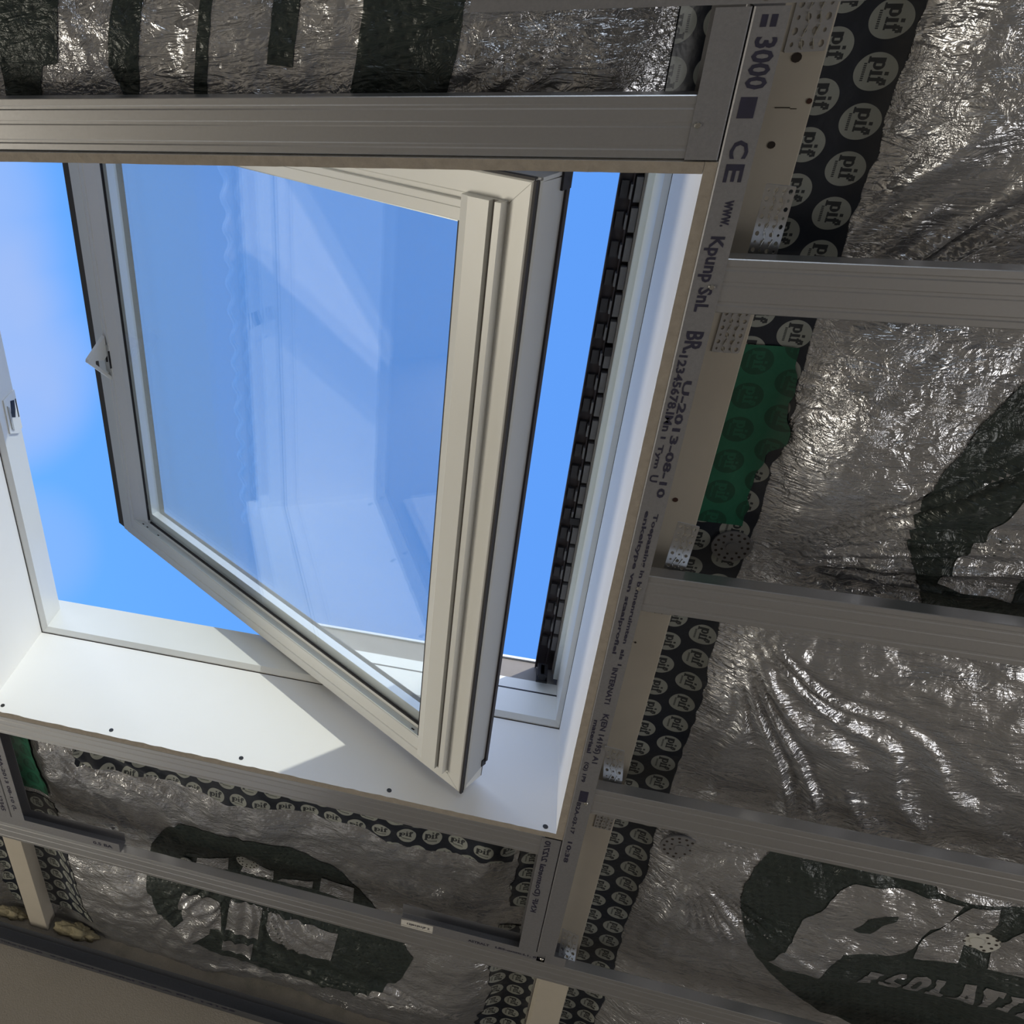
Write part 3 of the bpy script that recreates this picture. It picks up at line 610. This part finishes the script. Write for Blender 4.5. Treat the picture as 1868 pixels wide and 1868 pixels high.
# ================================================================== ADHESIVE TAPES
def tp(label, u0, u1, v0, v1, rd, up, mat='tape_navy', wob=.004, kd=0, off=-.0016, seed=1, group=None, sh=(0, 0), sk=0):
    def edge(U, V):
        if abs(u1 - u0) < abs(v1 - v0):
            t = (U - u0) / (u1 - u0); n = (vnoise(V * 16 + seed * 9, V * 0 + seed, 5) - .5) * 2 * wob + (vnoise(V * 60 + seed * 9, V * 0 + seed, 2) - .5) * wob
            e = n * (t if kd >= 0 else 1 - t) * 2; k = np.clip((V - v0) / (v1 - v0), 0, 1); return U + e + sk * k * (t if kd >= 0 else 1 - t), V
        t = (V - v0) / (v1 - v0); n = (vnoise(U * 16 + seed * 9, U * 0 + seed, 5) - .5) * 2 * wob
        k = np.clip((U - u0) / (u1 - u0), 0, 1)
        return U, V + n * (t if kd >= 0 else 1 - t) * 2 + sk * k
    o = sheet('adhesive_tape', u0, u1, v0, v1, mat, off=off, step=.0052, edge=edge, uvf=lambda a, b: (a * rd[0] + b * rd[1] + sh[0] + 5, a * up[0] + b * up[1] + sh[1] + 5))
    return tag(o, label, 'tape', group)
DN, RT_, UPV = (0, 1), (1, 0), (0, -1)
tp('dark printed tape sealing the foil along the right side of the right rafter', .2365, .3060, -.38, 2.160, DN, RT_, seed=2, wob=.0018, sh=(.012, .0215), off=-.0018)
tp('short dark printed tape left of the right rafter, beside the printed track end', .100, .172, 1.335, 1.640, DN, RT_, kd=-1, seed=4, sh=(.0, .02))
tp('crumpled dark printed tape left of the right rafter, next to the rendered wall', .094, .178, 1.700, 2.155, DN, RT_, wob=.006, kd=-1, seed=5, sh=(.01, .0))
tp('crumpled dark printed tape right of the left rafter, ending at yellow wool', -.975, -.885, 1.66, 2.105, DN, RT_, seed=6, wob=.005, sh=(.0, .012), sk=.04)
tp('dark printed tape left of the left rafter', -1.098, -1.028, 1.66, 2.13, DN, RT_, seed=7, wob=.006, kd=-1)
tp('dark printed tape along the metal profile under the window opening', -.76, .095, 1.355, 1.432, RT_, UPV, seed=8, wob=.008, off=-.0065, sh=(.01, .022), sk=.032)
tp('dark printed tape in the top bay, beside the double metal tracks', .1015, .178, -.38, .236, UPV, (-1, 0), seed=9, sh=(.02, .004))
tp('torn green tape stuck over the dark tape right of the right rafter', .2375, .3020, .462, .712, DN, RT_, 'tape_green', wob=.005, off=-.0042, seed=11, sh=(.0, .01))
tp('glossy green tape in the corner left under the window opening', -.968, -.888, 1.335, 1.640, DN, RT_, 'tape_green', wob=.004, off=-.0042, seed=12)

# ================================================================== METAL PROFILES
CDW = .0290
CDS = [(-.0225, .0205), (-.0285, .0205), (-.0289, .0195), (-.0289, .0010), (-.0280, .0002), (-.0215, 0), (-.0200, .0007), (-.0175, .0007), (-.0160, 0), (-.0052, 0), (-.0040, .0005), (-.0010, .0005), (.0004, 0),
       (.0160, 0), (.0175, .0007), (.0200, .0007), (.0215, 0), (.0280, .0002), (.0289, .0010), (.0289, .0195), (.0285, .0205), (.0225, .0205)]
def cd(u0, u1, vc, label, group='metal ceiling channels', z=1.0, w=1.0, screws=()):
    r = empty('ceiling_channel', ((u0 + u1) / 2, vc, z), label, 'metal profile', group)
    m = MB(); m.strip([(p[0] * w, p[1]) for p in CDS], .0006, lambda p, t: (t, vc + p[0], z + p[1]), u0, u1)
    m.build('channel', 'galv', r)
    return r
def screw(parent, u, v, z=1.0):
    MB().cyl((u, v, z - .0022), (0, 0, 1), .0024, .0022, 12, .0036).build('screw_head', 'steel', parent)
    return parent
UDH = .0285
def ud(a, b, axis, web, side, label, z0=.9992, z1=1.0265, w=UDH, mat='galv_matt'):
    """U track: web plane at `web`, flanges reaching w towards side (+1/-1)"""
    r = empty('edge_track', ((a + b) / 2, web, z0) if axis == 'u' else (web, (a + b) / 2, z0), label, 'metal profile', 'U-shaped edge tracks')
    f = (lambda p, t: (t, p[0], p[1])) if axis == 'u' else (lambda p, t: (p[0], t, p[1]))
    m = MB(); m.strip([(web + side * w, z0), (web + side * .0008, z0), (web, z0 + .0008), (web, z1 - .0008), (web + side * .0008, z1), (web + side * w, z1)], .0006 * side * (1 if axis == 'v' else 1), f, a, b)
    m.build('track', mat, r); return r
# crossing channels, right bay
cd(.1580, 1.60, .3615, 'wide metal ceiling channel right of the window, topmost of the four in the right bay')
cd(.1580, 1.60, .7720, 'metal ceiling channel under the green tape in the right bay, second from the top')
cd(.1580, 1.60, 1.1860, 'metal ceiling channel right of the window corner, third from the top in the right bay')
cd(-2.4, 1.60, 1.6740, 'longest metal ceiling channel, crossing the whole bottom of the picture')
cd(-.9205, .1285, .2070, 'metal ceiling channel along the upper edge of the window opening')
cd(-.9205, .1285, 1.3190, 'metal ceiling channel along the lower edge of the window opening', w=.86)
# tracks
T1 = ud(.1055, 1.644, 'v', .1560, 1, 'long printed metal track along the window opening, marked CE and 3000')
zt = .9983
def tx(s, v0, v1, u0, u1):
    ink = MB(); printed(ink, s, (u0, v0), (0, 1), v1 - v0, (1, 0), u1 - u0, zt); ink.build('printed_text', 'ink', T1)
tx('=', .112, .122, .163, .176); tx('3000', .1300, .1735, .1618, .1800)
MB().box((.1615, .1800, zt), (.1755, .1985, zt + .0003)).build('printed_bar', 'ink', T1)
tx('C', .2180, .2350, .1625, .1785); tx('E', .2400, .2570, .1625, .1785)
tx('www.', .2740, .3000, .1690, .1770); tx('Kpunp SnL', .3100, .3900, .1600, .1770)
tx('BR.', .4120, .4380, .1620, .1790); tx('12345678.IMn', .4400, .5350, .1600, .1690); tx('U-2013-08-10', .4700, .6250, .1705, .1790); tx('1 Tym', .5420, .5850, .1590, .1660); tx('U', .5940, .6040, .1590, .1680)
tx('Toepassing in binnenruimten  als 1', .6480, .9000, .1715, .1780); tx('enkeltype van staalprofiel', .6450, .8800, .1615, .1680); tx('INTERNAT1', .9050, .9750, .1680, .1750)
tx('K(EN 14195) A1', .9950, 1.1000, .1680, .1780); tx('materiaal', 1.0100, 1.0800, .1600, .1660); tx('(Q) 1P9', 1.1000, 1.1450, .1600, .1670); MB().box((.1640, 1.1650, zt), (.1760, 1.1900, zt + .0003)).build('printed_bar', 'ink', T1)
tx('B2A-03-17', 1.1920, 1.2700, .1630, .1690); tx('10:38', 1.2900, 1.3450, .1630, .1700)
for (u, v) in ((.1755, .3625), (.1765, .7645), (.1757, 1.1921)): screw(T1, u, v, .9992)
T2 = ud(.1055, .2365, 'v', .1535, -1, 'short plain metal track above the window corner, back to back with the printed track', w=.0290); screw(T2, .1300, .2047, .9992)
T3 = ud(1.2945, 1.6165, 'v', .1535, -1, 'short printed metal track below the window corner, marked 2/27/0', w=.0300)
ink = MB(); printed(ink, 'KNF (Dosmetal 2/27/0', (.1270, 1.5000), (0, -1), .2000, (1, 0), .0120, zt); ink.build('printed_text', 'ink', T3)
T4 = ud(1.3455, 1.6165, 'v', -.9265, 1, 'short printed metal track left below the window opening, nearest the green tape', w=.0310)
ink = MB(); printed(ink, 'NORMA-2013 08-10 (L', (-.9180, 1.3600), (0, 1), .2300, (1, 0), .0110, zt); ink.build('printed_text', 'ink', T4)
T5 = ud(.26, 1.6165, 'v', -.9285, -1, 'metal track at the very left edge, back to back with a shorter one')
ink = MB(); printed(ink, 'www.staal BR.12345', (-.9480, 1.4200), (0, 1), .1800, (1, 0), .0120, zt); ink.build('printed_text', 'ink', T5)
T6 = ud(-.985, -.674, 'u', 1.6440, -1, 'short metal track stub on the long channel, at the left', w=.0275)
ink = MB(); printed(ink, '0.5 BA', (-.735, 1.6360), (1, 0), .045, (0, -1), .010, zt); ink.build('printed_text', 'ink', T6)
T7 = ud(-.0900, .2050, 'u', 1.6440, -1, 'metal track stub on the long channel with a white paper label', w=.0275)
lb = MB().box((-.0890, 1.6390, .9986), (-.0300, 1.6515 - .008, .9990)).box((-.0890, 1.6200, .9986), (-.0300, 1.6400, .9990)).build('paper_label', 'paper', T7)
ink = MB(); printed(ink, '12|01|01|P 2', (-.0780, 1.6360), (1, 0), .0420, (0, -1), .0080, .9983); ink.build('label_text', 'ink', lb)
ink = MB(); printed(ink, 'ASTRALT', (.0350, 1.6380), (1, 0), .038, (0, -1), .0070, zt); ink.build('printed_text', 'ink', T7); ink = MB(); printed(ink, 'LBS-omm-L1, 0,5', (.0840, 1.6380), (1, 0), .080, (0, -1), .0070, zt); ink.build('printed_text', 'ink', T7); screw(T7, .1655, 1.6350, .9992)
T8 = ud(-.0900, .2400, 'u', .0740, 1, 'printed metal track crossing at the very top edge of the photograph', z0=.9985, z1=1.0265, w=.0295)
ink = MB(); printed(ink, '- ETOC - TOT/TUDU-DI  2000', (-.082, .0960), (1, 0), .165, (0, -1), .0080, .9981); ink.build('printed_text', 'ink', T8); ink = MB(); printed(ink, '10:3', (.097, .0960), (1, 0), .032, (0, -1), .007, .9981); ink.build('printed_text', 'ink', T8); screw(T8, .163, .0985, .9985)
# wall track
T9 = ud(-2.4, 3.2, 'u', 2.1690, -1, 'dark metal track fixed along the rendered wall', w=.0270, z0=.9940, z1=1.0330, mat='galv_shaded')
ink = MB(); printed(ink, 'TOA-m  LG', (-1.075, 2.158), (1, 0), .07, (0, -1), .010, .9929); ink.build('printed_text', 'ink', T9); ink = MB(); printed(ink, 'CE  9,3 staal-profiel 2-3-A EN 14195', (-1.00, 2.158), (1, 0), .55, (0, -1), .009, .9929); ink.build('printed_text', 'ink', T9)

# ================================================================== PERFORATED HANGERS
def perf(o, ex, ey, nx, ny, th=.0009, hr=.30, label='', bend=None):
    """perforated strip: origin o, full edge vectors ex (across) and ey (along), round holes and raised ribs"""
    o, ex, ey = np.array(o, float), np.array(ex, float), np.array(ey, float)
    nz = np.cross(ex, ey); nz /= np.linalg.norm(nz)
    if nz[2] > 0: nz = -nz                        # towards the room
    r = bpy.data.objects.new('perforated_hanger', None); C.objects.link(r); c = o + ex / 2 + ey / 2; r.location = P3(c); tag(r, label, 'hanger', 'perforated direct hangers')
    m = MB(); cxv, cyv = ex / nx, ey / ny; k = 8
    for i in range(nx):
        for j in range(ny):
            c0 = o + cxv * (i + .5) + cyv * (j + .5)
            hh = hr if (i + j) % 2 == 0 or nx < 3 else hr * .62
            sq = [(-.5, -.5), (0, -.5), (.5, -.5), (.5, 0), (.5, .5), (0, .5), (-.5, .5), (-.5, 0)]
            a = [c0 + cxv * p + cyv * q for p, q in sq]; ang = [math.atan2(q, p) for p, q in sq]
            b = [c0 + cxv * hh * math.cos(t) + cyv * hh * math.sin(t) for t in ang]
            vs = a + b + [p - nz * th for p in a] + [p - nz * th for p in b]
            fs = []
            for q in range(k):
                w = (q + 1) % k; fs += [(q, w, k + w, k + q), (2 * k + w, 2 * k + q, 3 * k + q, 3 * k + w), (k + q, k + w, 3 * k + w, 3 * k + q)]
            m.add(vs, fs)
    # rim
    m.obox(o, ex, -ey * .012, -nz * th).obox(o + ey, ex, ey * .012, -nz * th).obox(o, -ex * .02, ey, -nz * th).obox(o + ex, ex * .02, ey, -nz * th)
    m.build('strap', 'galv', r)
    m = MB()
    for sx in (.36, .66):
        for j in range(ny):
            a = o + ex * sx + cyv * (j + .08) + nz * .0004; d = cyv * .84 + cxv * (.30 if j % 2 else -.30)
            a = a - cxv * (.15 if j % 2 else -.15); m.obox(a, d, ex * .030, nz * .0010)
    m.build('stiffening_rib', 'steel', r)
    return r
zr = RZ - .0012
perf((.2000, .060, zr), (.0325, -.001, 0), (-.001, .0905, 0), 4, 8, label='perforated metal hanger flat on the right rafter, at the top edge of the photo')
a = at(1365, 462, 1.030); b = at(1398, 337, 1.000)
perf(a, at(1415, 468, 1.030) - a, b - a, 4, 8, label='perforated metal hanger bent down and tilted above the topmost right channel')
perf((.2035, .4085, zr), (.0270, .0, 0), (-.0015, .0500, 0), 4, 6, label='perforated metal hanger flat on the rafter just under the topmost right channel')
a = at(1212, 1035, 1.026)
perf(a, at(1248, 1044, 1.026) - a, at(1237, 953, .995) - a, 3, 7, hr=.26, label='bright perforated metal hanger standing on the second right channel')
perf((.2010, .8300, zr), (.0300, .001, 0), (0, .0160, 0), 5, 2, label='stub of a perforated hanger just under the second right channel')
a = at(1100, 1430, 1.028)
h6 = perf(a, at(1133, 1439, 1.028) - a, at(1104, 1362, .995) - a, 3, 6, hr=.26, label='bent perforated metal hanger above the third right channel')
perf((.2065, 1.2760, zr), (.0260, .001, 0), (-.0005, .0380, 0), 5, 5, label='stub of a perforated hanger just under the third right channel')
a = at(1018, 1752, 1.022)
perf(a, at(1046, 1765, 1.022) - a, at(1026, 1695, 1.000) - a, 3, 6, label='dull perforated metal hanger above the long bottom channel')

# ================================================================== SMALL THINGS
def washer(px, rad, label, mat='plastic_washer'):
    p = at(*px, 1.075); z = float(gz(p[0], p[1])); r = empty('insulation_washer', (p[0], p[1], z - .004), label, 'washer', 'insulation washers')
    m = MB(); n = 28
    c = np.array([p[0], p[1], z - .0045])
    m.cyl(c, (0, 0, 1), rad, .003, n); m.cyl(c - np.array([0, 0, .0015]), (0, 0, 1), rad * .28, .003, 16); m.build('disc', mat, r)
    h = MB()
    for i in range(14): a_ = 2 * math.pi * i / 14; h.cyl(c + np.array([rad * .80 * math.cos(a_), rad * .80 * math.sin(a_), -.0004]), (0, 0, 1), rad * .075, .002, 8)
    for i in range(7): a_ = 2 * math.pi * i / 7; h.cyl(c + np.array([rad * .50 * math.cos(a_), rad * .50 * math.sin(a_), -.0004]), (0, 0, 1), rad * .065, .002, 8)
    h.build('perforation', 'hole', r)['kind'] = 'stuff'
    return r
washer((1775, 1697), .031, 'round white plastic washer pinning the foil over the big right oval print')
washer((1240, 1542), .030, 'round clear plastic washer with fanned foil creases, right of the window corner', 'washer_clear')
washer((1338, 1012), .024, 'round plastic washer half under the foil, beside the green tape', 'washer_clear')
washer((450, 1577), .026, 'round plastic washer on the upside-down oval print below the window')
washer((342, 1566), .014, 'small round plastic washer at the left end of the upside-down oval print')
for i, (px, nm) in enumerate((((5, 1287), 'at the far left'), ((203, 1332), 'second from the left'), ((440, 1383), 'third from the left, under the sun'), ((710, 1442), 'fourth from the left, in shade'), ((995, 1508), 'at the right corner'))):
    d = ray(*px); p = d * OV1 / d[1]
    o = MB().cyl((p[0], OV1 + .002, p[2]), (0, -1, 0), .0042, .0026, 14).build('drywall_screw', 'screw_black'); tag(o, 'black screw head in the lower lining, ' + nm, 'screw', 'drywall screws in the lower lining')
tag(MB().obox((-2.15, 2.06, -1.5), (1.75, 0, 0), (0, .095, 2.08), (0, .0125, -.0006)).build('bounce_sheet', 'plaster_white', bevel=.001), 'white plasterboard bounce sheet, added out of view against the rendered wall', 'plasterboard')  # unseen white sheet added to bounce sunlight up into the metal profiles
# mineral wool showing at the head of the wall
def tuft(u, v, z, sx, sy, sz, label):
    me = bpy.data.meshes.new('wool_tuft'); bm = bmesh.new(); bmesh.ops.create_icosphere(bm, subdivisions=4, radius=1)
    for w in bm.verts:
        n = float(vnoise(np.array(w.co.x * 2.3 + 9), np.array(w.co.y * 2.3 + w.co.z * 1.7 + 7), 1)); k = float(vnoise(np.array(w.co.x * 7 + 19), np.array(w.co.y * 7 + w.co.z * 5 + 7), 2))
        w.co = Vector((w.co.x * sx, w.co.y * sy, w.co.z * sz)) * (.35 + .7 * n + .8 * k)
    bm.to_mesh(me); bm.free(); me.materials.append(MAT['wool'])
    for q in me.polygons: q.use_smooth = True
    o = bpy.data.objects.new('wool_tuft', me); C.objects.link(o); o.location = P3((u, v, z)); return tag(o, label, 'wool tuft', 'wool tufts')
q = at(150, 1672, 1.098); tuft(q[0], 2.156, 1.070, .050, .016, .014, 'yellow mineral wool tuft peeking out at the wall, right of the left rafter')
q = at(30, 1668, 1.098); tuft(q[0] + .02, 2.158, 1.070, .036, .012, .011, 'yellow mineral wool tuft at the wall, left of the left rafter')
